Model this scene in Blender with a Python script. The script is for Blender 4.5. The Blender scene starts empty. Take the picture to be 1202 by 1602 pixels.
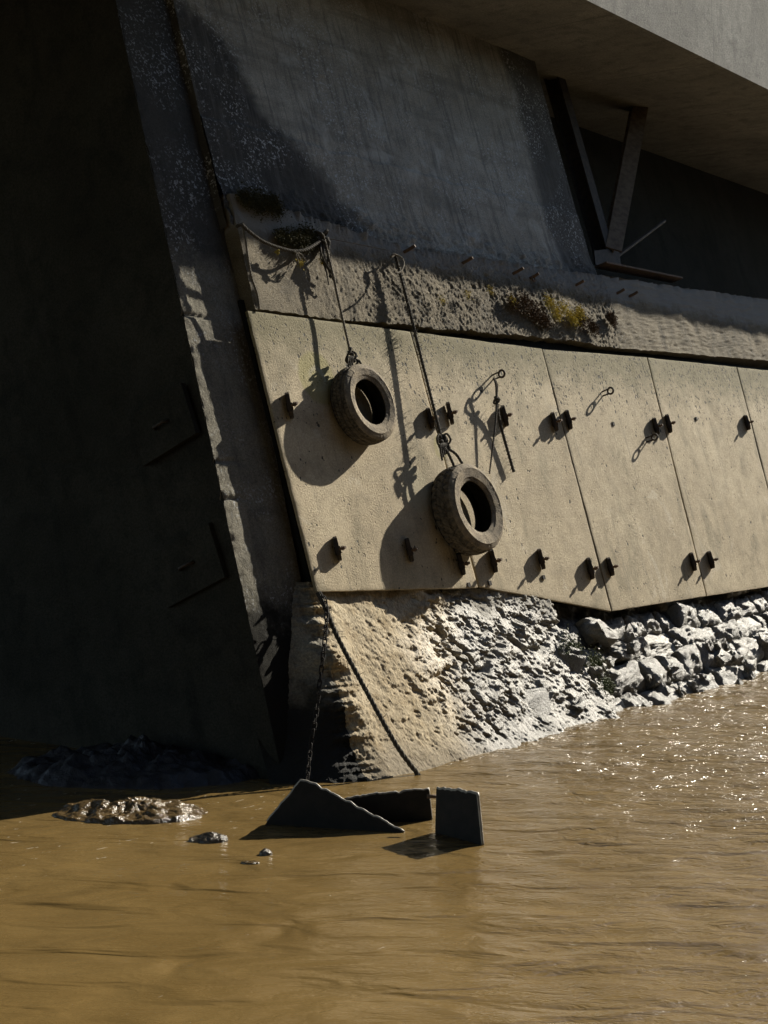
import bpy, math, random
import numpy as np
from mathutils import Vector, Matrix, noise
R = math.radians
random.seed(7)
SC = bpy.context.scene
COL = SC.collection

# ------------------------------------------------------------------ camera
F, CX, CY = 2400.0, 601.0, 801.0          # focal length and centre in pixels of the 1202 x 1602 photograph
HC = 2.27                                 # camera height above the water
PITCH = math.atan(66 / F)
cam = bpy.data.cameras.new('camera')
cam.sensor_fit = 'VERTICAL'; cam.sensor_height = 36; cam.lens = 36 * F / 1602
cam.clip_end = 2000
cam_o = bpy.data.objects.new('camera', cam); COL.objects.link(cam_o)
cam_o.location = (0, 0, HC); cam_o.rotation_euler = (R(90) - PITCH, 0, 0)
SC.camera = cam_o

# ------------------------------------------------------------------ sky, sun, exposure
SUN = Vector((1.2, 1.22, 1.0)).normalized()          # towards the sun: right, behind the wall's line, half high
world = bpy.data.worlds.new('World'); SC.world = world; world.use_nodes = True
wn = world.node_tree
sky = wn.nodes.new('ShaderNodeTexSky'); sky.sky_type = 'NISHITA'; sky.sun_disc = False; sky.dust_density = .3; sky.ozone_density = 1.0
sky.sun_elevation = math.asin(SUN.z); sky.sun_rotation = math.atan2(SUN.x, SUN.y)
bg = wn.nodes['Background']; bg.inputs['Strength'].default_value = 0.07
wn.links.new(sky.outputs[0], bg.inputs['Color'])
sun = bpy.data.lights.new('sun', 'SUN'); sun.energy = 5.0; sun.angle = R(0.5); sun.color = (1, .925, .79)
sun_o = bpy.data.objects.new('sun', sun); COL.objects.link(sun_o)
sun_o.rotation_euler = SUN.to_track_quat('Z', 'Y').to_euler()
SC.view_settings.view_transform = 'Standard'; SC.view_settings.look = 'None'
SC.view_settings.exposure = 0.95; SC.view_settings.gamma = 1

# ------------------------------------------------------------------ where things stand
def ray(px, py):
    x, y = (px - CX) / F, -(py - CY) / F
    c, s = math.cos(PITCH), math.sin(PITCH)
    return Vector((x, c + y * s, -s + y * c))
EYE = Vector((0, 0, HC))
def on_plane(px, py, p0, n):
    d = ray(px, py); return EYE + d * ((p0 - EYE).dot(n) / d.dot(n))
def on_level(px, py, z=0.0):
    return on_plane(px, py, Vector((0, 0, z)), Vector((0, 0, 1)))

AZ = R(53.1); BT = math.atan(.31)
U = Vector((math.cos(AZ), math.sin(AZ), 0))                      # along the wall, away from us
NH = Vector((math.sin(AZ), -math.cos(AZ), 0))                    # straight out of the wall
V = Vector((-NH.x * math.sin(BT), -NH.y * math.sin(BT), math.cos(BT)))   # up the battered face
N = U.cross(V)
if N.dot(NH) < 0: N = -N
d0 = ray(500, 700); O = EYE + d0 * (12.4 / d0.y)
def W(u, v, h=0.0): return O + U * u + V * v + N * h
def wuv(p): q = p - O; return q.dot(U), q.dot(V)
def on_wall(px, py, h=0.0): return on_plane(px, py, O + N * h, N)
def at(px, py, h=0.0): return wuv(on_wall(px, py, h))

# ------------------------------------------------------------------ mesh tools
def fr(p, H=.6, o=4): return noise.fractal(p, H, 2.1, o, noise_basis='PERLIN_ORIGINAL')
class MB:
    def __init__(s): s.v = []; s.f = []
    def add(s, vs, fs):
        k = len(s.v); s.v += [Vector(p) for p in vs]; s.f += [tuple(i + k for i in q) for q in fs]; return s
    def box(s, c, ax, dims):
        c = Vector(c); a, b, d = [x * (m / 2) for x, m in zip(ax, dims)]
        vs = [c + a * i + b * j + d * k for i in (-1, 1) for j in (-1, 1) for k in (-1, 1)]
        return s.add(vs, [(0, 1, 3, 2), (4, 6, 7, 5), (0, 4, 5, 1), (2, 3, 7, 6), (0, 2, 6, 4), (1, 5, 7, 3)])
    def prism(s, pts, t):
        n = len(pts); vs = [Vector(p) for p in pts] + [Vector(p) + t for p in pts]
        fs = [tuple(range(n)), tuple(range(2 * n - 1, n - 1, -1))]
        fs += [(i, i + n, (i + 1) % n + n, (i + 1) % n) for i in range(n)]
        return s.add(vs, fs)
    def tube(s, path, r, n=8, closed=False, caps=True):
        path = [Vector(p) for p in path]; m = len(path); vs = []
        rr = r if hasattr(r, '__len__') else [r] * m
        up = None
        for i, p in enumerate(path):
            if closed: t = path[(i + 1) % m] - path[i - 1]
            else: t = path[min(i + 1, m - 1)] - path[max(i - 1, 0)]
            t.normalize()
            if up is None:
                up = t.orthogonal().normalized()
            else:
                up = (up - t * up.dot(t))
                up = up.normalized() if up.length > 1e-6 else t.orthogonal().normalized()
            b = t.cross(up)
            for k in range(n):
                a = 2 * math.pi * k / n
                vs.append(p + (up * math.cos(a) + b * math.sin(a)) * rr[i])
        fs = []
        for i in range(m if closed else m - 1):
            j = (i + 1) % m
            for k in range(n):
                fs.append((i * n + k, i * n + (k + 1) % n, j * n + (k + 1) % n, j * n + k))
        if caps and not closed:
            fs.append(tuple(range(n))[::-1]); fs.append(tuple(range((m - 1) * n, m * n)))
        return s.add(vs, fs)
    def grid(s, fn, us, vs, flip=False):
        pts = [fn(a, b) for a in us for b in vs]; nb = len(vs); fs = []
        for i in range(len(us) - 1):
            for j in range(nb - 1):
                q = (i * nb + j, (i + 1) * nb + j, (i + 1) * nb + j + 1, i * nb + j + 1)
                fs.append(q[::-1] if flip else q)
        return s.add(pts, fs)
ORG = {}
def obj(name, mb, mat, parent=None, origin=None, smooth=False, angle=None):
    if origin is None: origin = ORG[parent] if parent else Vector((0, 0, 0))
    me = bpy.data.meshes.new(name)
    me.from_pydata([tuple(p - origin) for p in mb.v], [], mb.f)
    me.materials.append(mat); me.update()
    if smooth:
        me.shade_smooth()
        if angle: me.set_sharp_from_angle(angle=angle)
    o = bpy.data.objects.new(name, me); COL.objects.link(o)
    if parent: o.parent = parent; o.location = origin - ORG[parent]
    else: o.location = origin
    ORG[o] = origin
    return o
def tag(o, label=None, cat=None, group=None, kind=None):
    if label: o['label'] = label
    if cat: o['category'] = cat
    if group: o['group'] = group
    if kind: o['kind'] = kind
    return o
def thing(name, loc, label, cat, group=None):
    o = bpy.data.objects.new(name, None); COL.objects.link(o); o.location = loc; ORG[o] = Vector(loc)
    o.empty_display_size = .1
    return tag(o, label, cat, group)
def lin(a, b, n): return [a + (b - a) * i / (n - 1) for i in range(n)]
def sm(a, b, x):
    t = min(1, max(0, (x - a) / (b - a))); return t * t * (3 - 2 * t)
def spline(pts, n):
    """Catmull-Rom through the points, n points in all"""
    pts = [Vector(p) for p in pts]; m = len(pts) - 1; out = []
    for i in range(n):
        x = i / (n - 1) * m; k = min(int(x), m - 1); t = x - k
        p0, p1, p2, p3 = pts[max(k - 1, 0)], pts[k], pts[k + 1], pts[min(k + 2, m)]
        out.append(.5 * ((2 * p1) + (p2 - p0) * t + (2 * p0 - 5 * p1 + 4 * p2 - p3) * t * t + (3 * p1 - p0 - 3 * p2 + p3) * t ** 3))
    return out

# ------------------------------------------------------------------ materials
class Mat:
    def __init__(s, name):
        s.m = bpy.data.materials.new(name); s.m.use_nodes = True; s.t = s.m.node_tree
        s.b = s.t.nodes['Principled BSDF']; s.out = s.t.nodes['Material Output']
        g = s.t.nodes.new('ShaderNodeNewGeometry'); s.pos = g.outputs['Position']; s.nrm = g.outputs['Normal']
    def put(s, sock, v):
        if hasattr(v, 'is_linked') or isinstance(v, bpy.types.NodeSocket): s.t.links.new(v, sock)
        elif v is not None:
            if hasattr(v, '__len__') and len(v) == 3 and sock.type == 'RGBA': v = (*v, 1)
            sock.default_value = v
    def math(s, op, a, b=None, c=None, clamp=False):
        n = s.t.nodes.new('ShaderNodeMath'); n.operation = op; n.use_clamp = clamp
        for i, v in enumerate((a, b, c)): s.put(n.inputs[i], v)
        return n.outputs[0]
    def dot(s, vec, axis):
        n = s.t.nodes.new('ShaderNodeVectorMath'); n.operation = 'DOT_PRODUCT'
        s.put(n.inputs[0], vec); n.inputs[1].default_value = axis
        return n.outputs['Value']
    def xyz(s, x, y, z):
        n = s.t.nodes.new('ShaderNodeCombineXYZ')
        for i, v in enumerate((x, y, z)): s.put(n.inputs[i], v)
        return n.outputs[0]
    def wall(s, su=1, sv=1, sn=1):
        """position in the wall's own frame, metres along / up / out"""
        return s.xyz(s.math('MULTIPLY', s.dot(s.pos, U), su), s.math('MULTIPLY', s.dot(s.pos, V), sv), s.math('MULTIPLY', s.dot(s.pos, N), sn))
    def noise(s, vec, scale, detail=3, rough=.55, dist=0):
        n = s.t.nodes.new('ShaderNodeTexNoise'); s.put(n.inputs['Vector'], vec)
        n.inputs['Scale'].default_value = scale; n.inputs['Detail'].default_value = detail
        n.inputs['Roughness'].default_value = rough; n.inputs['Distortion'].default_value = dist
        return n.outputs['Fac']
    def voro(s, vec, scale, feature='F1', rnd=1):
        n = s.t.nodes.new('ShaderNodeTexVoronoi'); n.feature = feature; s.put(n.inputs['Vector'], vec)
        n.inputs['Scale'].default_value = scale; n.inputs['Randomness'].default_value = rnd
        return n.outputs['Distance']
    def step(s, x, lo, hi, a=0, b=1):
        n = s.t.nodes.new('ShaderNodeMapRange'); n.interpolation_type = 'SMOOTHSTEP'
        s.put(n.inputs[0], x); n.inputs[1].default_value = lo; n.inputs[2].default_value = hi
        s.put(n.inputs[3], a); s.put(n.inputs[4], b)
        return n.outputs[0]
    def mix(s, f, a, b, mode='MIX'):
        n = s.t.nodes.new('ShaderNodeMix'); n.data_type = 'RGBA'; n.blend_type = mode
        s.put(n.inputs[0], f); s.put(n.inputs[6], a); s.put(n.inputs[7], b)
        return n.outputs[2]
    def bump(s, h, dist=.01, strength=1, prev=None):
        n = s.t.nodes.new('ShaderNodeBump'); n.inputs['Distance'].default_value = dist
        s.put(n.inputs['Strength'], strength); s.put(n.inputs['Height'], h)
        if prev: s.put(n.inputs['Normal'], prev)
        return n.outputs[0]
    def done(s, col, rough=.8, normal=None, spec=.4, metal=0):
        s.put(s.b.inputs['Base Color'], col); s.put(s.b.inputs['Roughness'], rough)
        s.put(s.b.inputs['Specular IOR Level'], spec); s.put(s.b.inputs['Metallic'], metal)
        if normal is not None: s.put(s.b.inputs['Normal'], normal)
        return s.m
def VD(axis, p): return axis.dot(p)

def m_panel(name, tint=1.0, seed=0):
    m = Mat(name); p = m.wall(); ps = m.wall(1, .25, 1)
    off = m.xyz(m.math('ADD', m.dot(m.pos, U), seed * 7.3), m.dot(m.pos, V), m.dot(m.pos, N))
    big = m.noise(off, .9, 4, .6); mid = m.noise(off, 5, 5, .65); fine = m.noise(off, 55, 4, .7); grit = m.noise(off, 190, 2, .6)
    streak = m.noise(ps, 7, 4, .6)
    c = m.mix(m.step(big, .32, .68), (.385 * tint, .318 * tint, .210 * tint), (.475 * tint, .40 * tint, .272 * tint))
    c = m.mix(m.step(mid, .42, .70, 0, .55), c, (.26, .218, .145))
    c = m.mix(m.step(streak, .54, .75, 0, .45), c, (.43, .365, .255))
    stain2 = m.noise(m.xyz(m.math('MULTIPLY', m.dot(off, (1, 0, 0)), 1), m.math('MULTIPLY', m.dot(off, (0, 1, 0)), .45), 0), 2.3, 5, .68, .5)
    c = m.mix(m.step(stain2, .50, .66, 0, .58), c, (.205, .178, .112))
    run = m.noise(m.xyz(m.math('MULTIPLY', m.dot(off, (1, 0, 0)), 9), m.math('MULTIPLY', m.dot(off, (0, 1, 0)), .35), 4), 1.6, 5, .7)
    c = m.mix(m.step(run, .56, .72, 0, .55), c, (.16, .145, .105))
    chalk = m.noise(m.xyz(m.dot(off, (1, 0, 0)), m.math('MULTIPLY', m.dot(off, (0, 1, 0)), .7), 11), 1.9, 6, .75, .8)
    c = m.mix(m.step(chalk, .58, .66, 0, .45), c, (.50, .445, .345))
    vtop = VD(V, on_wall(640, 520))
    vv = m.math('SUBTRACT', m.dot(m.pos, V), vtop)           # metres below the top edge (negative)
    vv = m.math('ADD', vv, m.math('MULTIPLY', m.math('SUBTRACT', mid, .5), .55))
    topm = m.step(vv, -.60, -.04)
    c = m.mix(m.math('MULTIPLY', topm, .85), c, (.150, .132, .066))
    grt = m.step(fine, .3, .75, .80, 1.14)
    gm = m.step(grit, .25, .75, .82, 1.15)
    g2 = m.math('MULTIPLY', grt, gm)
    c = m.mix(1, c, m.xyz(g2, g2, g2), 'MULTIPLY')
    # small dark holes, thick near the top, loose elsewhere
    pv = m.xyz(m.dot(m.pos, U), m.math('MULTIPLY', m.dot(m.pos, V), .72), m.dot(m.pos, N))
    pm = m.noise(off, 3.4, 4, .65)
    uu = m.math('SUBTRACT', m.dot(m.pos, U), VD(U, on_wall(600, 560)))
    pm2 = m.step(pm, .36, .62)
    dens = m.math('MULTIPLY', m.step(vv, -1.0, -.05), m.step(uu, -.7, 1.2, .45, .85))
    dens = m.math('ADD', m.math('MULTIPLY', dens, m.math('ADD', .25, pm2)), m.math('MULTIPLY', m.step(pm, .47, .70), .28))
    pit = None
    for sc_, r0_, r1_ in ((21, .12, .36), (38, .14, .38)):
        dv_ = m.t.nodes.new('ShaderNodeVectorMath'); dv_.operation = 'SCALE'
        nz = m.t.nodes.new('ShaderNodeTexNoise'); m.put(nz.inputs['Vector'], off); nz.inputs['Scale'].default_value = 60; nz.inputs['Detail'].default_value = 2
        m.put(dv_.inputs[0], nz.outputs['Color']); dv_.inputs['Scale'].default_value = .022
        av = m.t.nodes.new('ShaderNodeVectorMath'); av.operation = 'ADD'; m.put(av.inputs[0], pv); m.put(av.inputs[1], dv_.outputs[0])
        vo = m.t.nodes.new('ShaderNodeTexVoronoi'); m.put(vo.inputs['Vector'], av.outputs[0]); vo.inputs['Scale'].default_value = sc_
        sp = m.t.nodes.new('ShaderNodeSeparateColor'); m.put(sp.inputs[0], vo.outputs['Color'])
        rad = m.math('ADD', r0_, m.math('MULTIPLY', sp.outputs[1], r1_ - r0_))
        f_ = m.math('MULTIPLY', m.step(m.math('SUBTRACT', vo.outputs['Distance'], rad), -.06, .04, 1, 0), m.math('LESS_THAN', sp.outputs[0], m.math('MULTIPLY', dens, .95)))
        pit = f_ if pit is None else m.math('MAXIMUM', pit, f_)
    c = m.mix(m.math('MULTIPLY', pit, .92), c, (.03, .03, .027))
    # rubbed rings where the tyres swing
    for px, py, r0_, colr in ((497, 592, .23, (.27, .245, .085)), (650, 765, .20, (.33, .30, .20)), (690, 700, .12, (.27, .245, .085))):
        q_ = on_wall(px, py)
        du = m.math('SUBTRACT', m.dot(m.pos, U), VD(U, q_)); dv = m.math('SUBTRACT', m.dot(m.pos, V), VD(V, q_))
        rr = m.math('SQRT', m.math('ADD', m.math('MULTIPLY', du, du), m.math('MULTIPLY', dv, dv)))
        rr = m.math('ADD', rr, m.math('MULTIPLY', m.math('SUBTRACT', mid, .5), .10))
        f = m.math('MULTIPLY', m.step(rr, r0_ - .02, r0_ + .02, .66, 0), m.step(streak, .25, .6, .5, 1))
        c = m.mix(f, c, colr)
        f2 = m.math('MULTIPLY', m.step(m.math('ABSOLUTE', m.math('SUBTRACT', rr, r0_ * .42)), 0, .035, .5, 0), m.step(big, .4, .6))
        c = m.mix(f2, c, (.50, .47, .38))
    h = m.math('ADD', m.math('MULTIPLY', fine, .7), m.math('MULTIPLY', grit, .30))
    h = m.math('SUBTRACT', m.math('ADD', h, m.math('MULTIPLY', mid, .5)), m.math('MULTIPLY', pit, .35))
    nb = m.bump(h, .017, m.step(pm, .3, .62, .35, 1.0))
    return m.done(c, .85, nb, .25)

def m_rough(name, ca, cb, dark, lichen=None, lich_amt=0.0, tidal=None, rough=.9, bump=.02, spec=.25, stain=None, grain=60):
    m = Mat(name); p = m.wall(); ps = m.wall(1.6, .22, 1)
    big = m.noise(p, .8, 4, .6); mid = m.noise(p, 4.5, 5, .65); fine = m.noise(p, grain, 4, .75); st = m.noise(ps, 4, 4, .6)
    c = m.mix(m.step(big, .3, .7), ca, cb)
    c = m.mix(m.step(st, .5, .72, 0, .6), c, dark)
    c = m.mix(m.step(mid, .46, .72, 0, .6), c, dark)
    g = m.step(fine, .28, .72, .62, 1.32); c = m.mix(1, c, m.xyz(g, g, g), 'MULTIPLY')
    if stain: c = stain(m, c, p, mid)
    if lichen:
        ln = m.noise(p, 38, 3, .65, .4); lm = m.noise(p, 1.7, 3, .6)
        f = m.math('MULTIPLY', m.step(ln, .60 - lich_amt, .64 - lich_amt), m.step(lm, .44, .60))
        c = m.mix(f, c, lichen)
    if tidal:
        z = m.math('ADD', m.dot(m.pos, (0, 0, 1)), m.math('MULTIPLY', m.math('SUBTRACT', mid, .5), .7))
        f = m.step(z, tidal - .12, tidal + .25, 1, 0)
        c = m.mix(f, c, (.014, .0135, .011))
    h = m.math('ADD', m.math('MULTIPLY', fine, .55), m.math('MULTIPLY', mid, .6))
    return m.done(c, rough, m.bump(h, bump, 1), spec)

def m_steel(name, ca, cb, rough=.7, metal=.3):
    m = Mat(name); p = m.wall()
    a = m.noise(p, 14, 5, .7); b = m.noise(p, 120, 3, .6)
    c = m.mix(m.step(a, .35, .65), ca, cb)
    return m.done(c, rough, m.bump(m.math('ADD', a, m.math('MULTIPLY', b, .5)), .004, .8), .4, metal)

def m_plain(name, ca, cb, scale=30, rough=.85, bump=.003, spec=.3):
    m = Mat(name); a = m.noise(m.pos, scale, 4, .65)
    return m.done(m.mix(m.step(a, .3, .7), ca, cb), rough, m.bump(a, bump, 1), spec)

M = {}
def ptone(m, c, p, mid):
    # darker over the top of the strip, where the pale lichen grows
    vv = m.math('SUBTRACT', m.dot(m.pos, V), VD(V, on_wall(280, 430, -.17)))
    return m.mix(m.step(m.math('ADD', vv, m.math('MULTIPLY', mid, .8)), .2, .8, 0, .75), c, (.045, .046, .047))
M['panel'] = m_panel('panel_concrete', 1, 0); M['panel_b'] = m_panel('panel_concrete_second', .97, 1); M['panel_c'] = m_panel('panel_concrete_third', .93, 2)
M['pier'] = m_rough('pier_concrete', (.165, .155, .125), (.22, .205, .165), (.09, .086, .074), (.34, .35, .35), .035, 1.2, bump=.025, stain=ptone, grain=75, spec=.08)
M['pier_side'] = m_rough('shade_dark_pier_concrete', (.022, .021, .016), (.034, .032, .025), (.012, .012, .010), None, 0, None, bump=.015, spec=.1)  # pier concrete darkened: shade on the side and recess is in the colour
M['black'] = m_plain('shade_black_concrete', (.010, .010, .009), (.02, .02, .017), 9, .9, .01, .1)  # near-black to paint deep shade in the panel gap; added wall too
def ustain(m, c, p, mid):
    # black weathering washed out over the left and the right of the wall face, pale salt streaks below
    uu = m.dot(m.pos, U); vv = m.dot(m.pos, V); wob = m.math('MULTIPLY', m.math('SUBTRACT', m.noise(p, 1.6, 4, .6), .5), 1.1)
    bd = m.noise(m.wall(.5, 5, 1), 1.1, 4, .6, .5)
    c = m.mix(m.step(bd, .5, .66, 0, .55), c, (.165, .155, .13))
    bl = m.noise(p, 2.4, 5, .65, .6)
    c = m.mix(m.step(bl, .52, .68, 0, .6), c, (.45, .43, .38))
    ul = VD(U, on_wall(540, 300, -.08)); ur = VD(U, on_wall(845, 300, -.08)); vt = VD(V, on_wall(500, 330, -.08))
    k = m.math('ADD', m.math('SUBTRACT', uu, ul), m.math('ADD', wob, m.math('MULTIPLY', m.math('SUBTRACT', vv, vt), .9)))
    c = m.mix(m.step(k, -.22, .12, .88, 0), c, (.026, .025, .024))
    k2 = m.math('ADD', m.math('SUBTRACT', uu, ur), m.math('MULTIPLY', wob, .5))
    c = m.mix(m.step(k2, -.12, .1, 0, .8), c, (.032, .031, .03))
    dr = m.noise(m.wall(9, .5, 1), 3, 4, .6)
    c = m.mix(m.step(dr, .5, .66, 0, .6), c, (.12, .113, .098))
    return c
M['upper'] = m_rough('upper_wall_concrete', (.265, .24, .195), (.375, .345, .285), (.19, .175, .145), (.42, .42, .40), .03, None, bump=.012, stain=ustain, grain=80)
def lstain(m, c, p, mid):
    # paler crumbling mortar along the top of the beam
    vv = m.math('ADD', m.math('SUBTRACT', m.dot(m.pos, V), VD(V, on_wall(640, 388))), m.math('MULTIPLY', m.math('SUBTRACT', mid, .5), .35))
    return m.mix(m.step(vv, -.22, -.04, 0, .85), c, (.27, .255, .225))
M['ledge'] = m_rough('ledge_concrete', (.135, .112, .074), (.19, .16, .108), (.05, .043, .031), (.30, .285, .25), -.02, None, bump=.035, grain=85, stain=lstain)
def dstain(m, c, p, mid):
    w = m.math('FRACT', m.math('MULTIPLY', m.dot(m.pos, NH), 5.2)); z = m.math('FRACT', m.math('MULTIPLY', m.dot(m.pos, U), .42))
    c = m.mix(m.step(m.math('ABSOLUTE', m.math('SUBTRACT', w, .5)), .47, .49, 0, .5), c, (.12, .115, .10))
    c = m.mix(m.step(m.math('ABSOLUTE', m.math('SUBTRACT', z, .5)), .490, .496, 0, .6), c, (.10, .095, .08))
    dr = m.noise(m.wall(2.2, .12, .6), 3, 5, .65)
    return m.mix(m.step(dr, .5, .68, 0, .65), c, (.15, .14, .12))
M['deck'] = m_rough('deck_concrete', (.15, .14, .115), (.23, .215, .18), (.09, .085, .07), None, 0, None, bump=.015, stain=dstain)
def mstain(m, c, p, mid):
    uu = m.dot(m.pos, U); z = m.dot(m.pos, (0, 0, 1))
    u0 = VD(U, on_wall(690, 1050)); wob = m.math('MULTIPLY', m.math('SUBTRACT', m.noise(p, 1.5, 4, .6), .5), 1.8)
    f = m.step(m.math('SUBTRACT', m.math('ADD', m.math('SUBTRACT', uu, u0), wob), m.math('MULTIPLY', m.math('SUBTRACT', z, .6), .5)), -.4, .5)
    return m.mix(f, c, (.245, .232, .20))
def m_mudwall():
    m = Mat('wet_mud_concrete'); p = m.wall(); ps = m.wall(1.5, .4, 1)
    big = m.noise(p, 1.1, 4, .6); mid = m.noise(p, 6, 5, .7); fine = m.noise(ps, 60, 4, .7); fine2 = m.noise(p, 150, 3, .7)
    c = m.mix(m.step(big, .35, .65), (.38, .312, .205), (.44, .37, .255))
    c = m.mix(m.step(mid, .44, .68, 0, .85), c, (.27, .205, .115))
    c = mstain(m, c, p, mid)
    z = m.dot(m.pos, (0, 0, 1))
    wetn = m.math('ADD', m.math('MULTIPLY', m.math('SUBTRACT', m.noise(p, 2, 3), .5), .8), z)
    uu = m.math('SUBTRACT', m.dot(m.pos, U), VD(U, on_wall(680, 1050)))
    wet = m.math('MULTIPLY', m.step(wetn, .9, 1.3, 1, 0), m.step(m.math('ADD', uu, m.math('MULTIPLY', m.math('SUBTRACT', big, .5), 2.5)), -.7, .5, .15, 1))
    c = m.mix(m.step(wetn, .0, .35, .5, 0), c, (.07, .062, .05))
    g = m.step(fine, .28, .72, .6, 1.35); c = m.mix(1, c, m.xyz(g, g, g), 'MULTIPLY')
    h = m.math('ADD', m.math('ADD', m.math('MULTIPLY', fine, .8), m.math('MULTIPLY', mid, .6)), m.math('MULTIPLY', fine2, .3))
    rough = m.math('SUBTRACT', .9, m.math('MULTIPLY', wet, .38))
    return m.done(c, rough, m.bump(h, .018, 1), m.math('ADD', .2, m.math('MULTIPLY', wet, .4)))
M['mudwall'] = m_mudwall()
M['end_shade'] = m_rough('shade_toned_footing', (.24, .22, .175), (.33, .305, .24), (.08, .075, .062), None, 0, .55, bump=.035, rough=.8)  # footing concrete toned darker: shade on its end is put into the colour
M['rock'] = m_rough('wet_rubble_stone', (.17, .162, .142), (.25, .24, .21), (.05, .048, .042), None, 0, None, rough=.48, bump=.05, spec=.6)
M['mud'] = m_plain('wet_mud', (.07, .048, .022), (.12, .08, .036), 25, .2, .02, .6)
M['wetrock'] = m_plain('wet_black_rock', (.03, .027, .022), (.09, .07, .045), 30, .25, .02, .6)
M['darkmud'] = m_plain('dark_mud', (.016, .016, .017), (.045, .045, .05), 9, .45, .03, .3)  # darker copy of the mud: the pier's shade is in its colour
M['steel'] = m_steel('dark_weathered_steel', (.022, .018, .015), (.05, .036, .025))
M['rust'] = m_steel('rusted_steel', (.07, .045, .028), (.13, .075, .04), .8, .1)
M['brace'] = m_steel('brown_steel', (.11, .075, .048), (.19, .135, .085), .7, .1)
M['plate'] = m_steel('backlit_black_steel', (.006, .006, .005), (.013, .011, .009), .85, .0)  # plates stand against the light; their silhouette darkness is painted in
M['plate_edge'] = m_steel('sunlit_steel_edge', (.20, .19, .17), (.32, .30, .26), .5, .3)  # sunlit rim of the plates, painted as a pale edge
M['rope'] = m_plain('weathered_rope', (.10, .088, .066), (.20, .175, .135), 90, .95)
M['rope_dark'] = m_plain('dark_tarred_rope', (.035, .032, .027), (.085, .075, .058), 90, .95)
M['moss'] = m_plain('dark_green_moss', (.035, .036, .014), (.075, .065, .022), 30, .95)
M['moss_y'] = m_plain('yellow_moss', (.30, .24, .04), (.46, .37, .075), 30, .95)
M['moss_r'] = m_plain('brown_moss', (.06, .035, .016), (.10, .06, .025), 30, .95)
M['weed'] = m_plain('green_weed', (.05, .07, .02), (.10, .12, .035), 30, .6)
M['hole'] = m_plain('dark_hole_chain_iron', (.012, .011, .01), (.03, .024, .02), 60, .9)
def m_rubber():
    m = Mat('dusty_tyre_rubber'); a = m.noise(m.pos, 9, 5, .65); b = m.noise(m.pos, 70, 4, .7)
    c = m.mix(m.step(a, .35, .68), (.10, .083, .060), (.25, .205, .140))
    c = m.mix(m.step(b, .48, .72, 0, .65), c, (.33, .272, .19))
    return m.done(c, .85, m.bump(m.math('ADD', b, a), .011, 1), .2)
M['rubber'] = m_rubber()
M['tread'] = m_plain('tyre_tread_rubber', (.040, .035, .028), (.13, .108, .078), 22, .85, .004)
M['liner'] = m_plain('black_tyre_liner', (.012, .011, .010), (.03, .027, .022), 20, .8, .003, .2)
def m_water():
    m = Mat('muddy_river_water')
    x = m.dot(m.pos, (1, 0, 0)); y = m.dot(m.pos, (0, 1, 0))
    c1 = m.noise(m.xyz(m.math('MULTIPLY', x, .8), m.math('MULTIPLY', y, 1.2), 0), .9, 5, .6, 1.2)
    c = m.mix(m.step(c1, .3, .7), (.135, .088, .031), (.165, .110, .041))
    chop = m.math('MULTIPLY', m.step(x, -.6, 1.6, .24, .80), m.step(y, 8, 12, .38, 1))
    w1 = m.noise(m.xyz(m.math('MULTIPLY', x, .5), m.math('MULTIPLY', y, 1.2), 0), 3.0, 2, .45, .7)
    w2 = m.noise(m.xyz(m.math('MULTIPLY', x, .45), m.math('MULTIPLY', y, 1.15), 3), 13, 3, .6, .6)
    w3 = m.noise(m.xyz(m.math('MULTIPLY', x, .8), y, 6), 45, 2, .6, .4)
    # short sharp wave crests where the stream runs along the wall
    rdg = m.math('SUBTRACT', 1, m.math('ABSOLUTE', m.math('MULTIPLY', m.math('SUBTRACT', w2, .5), 4)))
    h = m.math('ADD', w1, m.math('MULTIPLY', m.math('ADD', m.math('MULTIPLY', rdg, .30), m.math('MULTIPLY', w3, .07)), chop))
    h = m.math('ADD', h, m.math('MULTIPLY', w3, .016))
    # thin froth along the bank; its pale colour also paints the sheen there
    ds = m.math('SUBTRACT', m.dot(m.pos, NH), VD(NH, B0F)); us_ = m.math('SUBTRACT', m.dot(m.pos, U), VD(U, B0F))
    fn = m.noise(m.xyz(m.math('MULTIPLY', us_, 1.0), m.math('MULTIPLY', ds, 2.4), 0), 9, 5, .65, .6)
    near = m.math('MULTIPLY', m.step(ds, .02, .55, .17, 0), m.step(us_, .2, 1.5, .35, 1))
    fo = m.step(m.math('ADD', fn, near), .70, .78, 0, .75)
    c = m.mix(fo, c, (.55, .50, .42))
    return m.done(c, m.math('ADD', .19, m.math('MULTIPLY', fo, .4)), m.bump(h, .085, .85), .6)
B0F = on_level(590, 1218)
M['water'] = m_water()

# ------------------------------------------------------------------ ground: water and mud
def wave(x, y):
    p = Vector((x * .9, y * 1.1, 0))
    a = noise.noise(p * 1.3) * .022 + noise.noise(Vector((x * 2.2 + 2 * noise.noise(p), y * 4.5, 5))) * .016 + noise.noise(Vector((x * 5, y * 9, 9))) * .006
    amp = .35 + .9 * sm(-.4, 2.2, x)          # calmer behind the pier, choppier along the wall
    return a * amp
xs = [-400, -120, -40, -15, -8] + lin(-5, 7.5, 360) + [12, 25, 60, 150, 400]
ys = [-60, -10, 2, 5] + lin(6.5, 21, 420) + [26, 40, 80, 200, 700]
mb = MB().grid(lambda x, y: Vector((x, y, wave(x, y) if -6 < x < 9 and 5.5 < y < 23 else 0)), xs, ys)
tag(obj('water', mb, M['water'], smooth=True), kind='structure')

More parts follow.
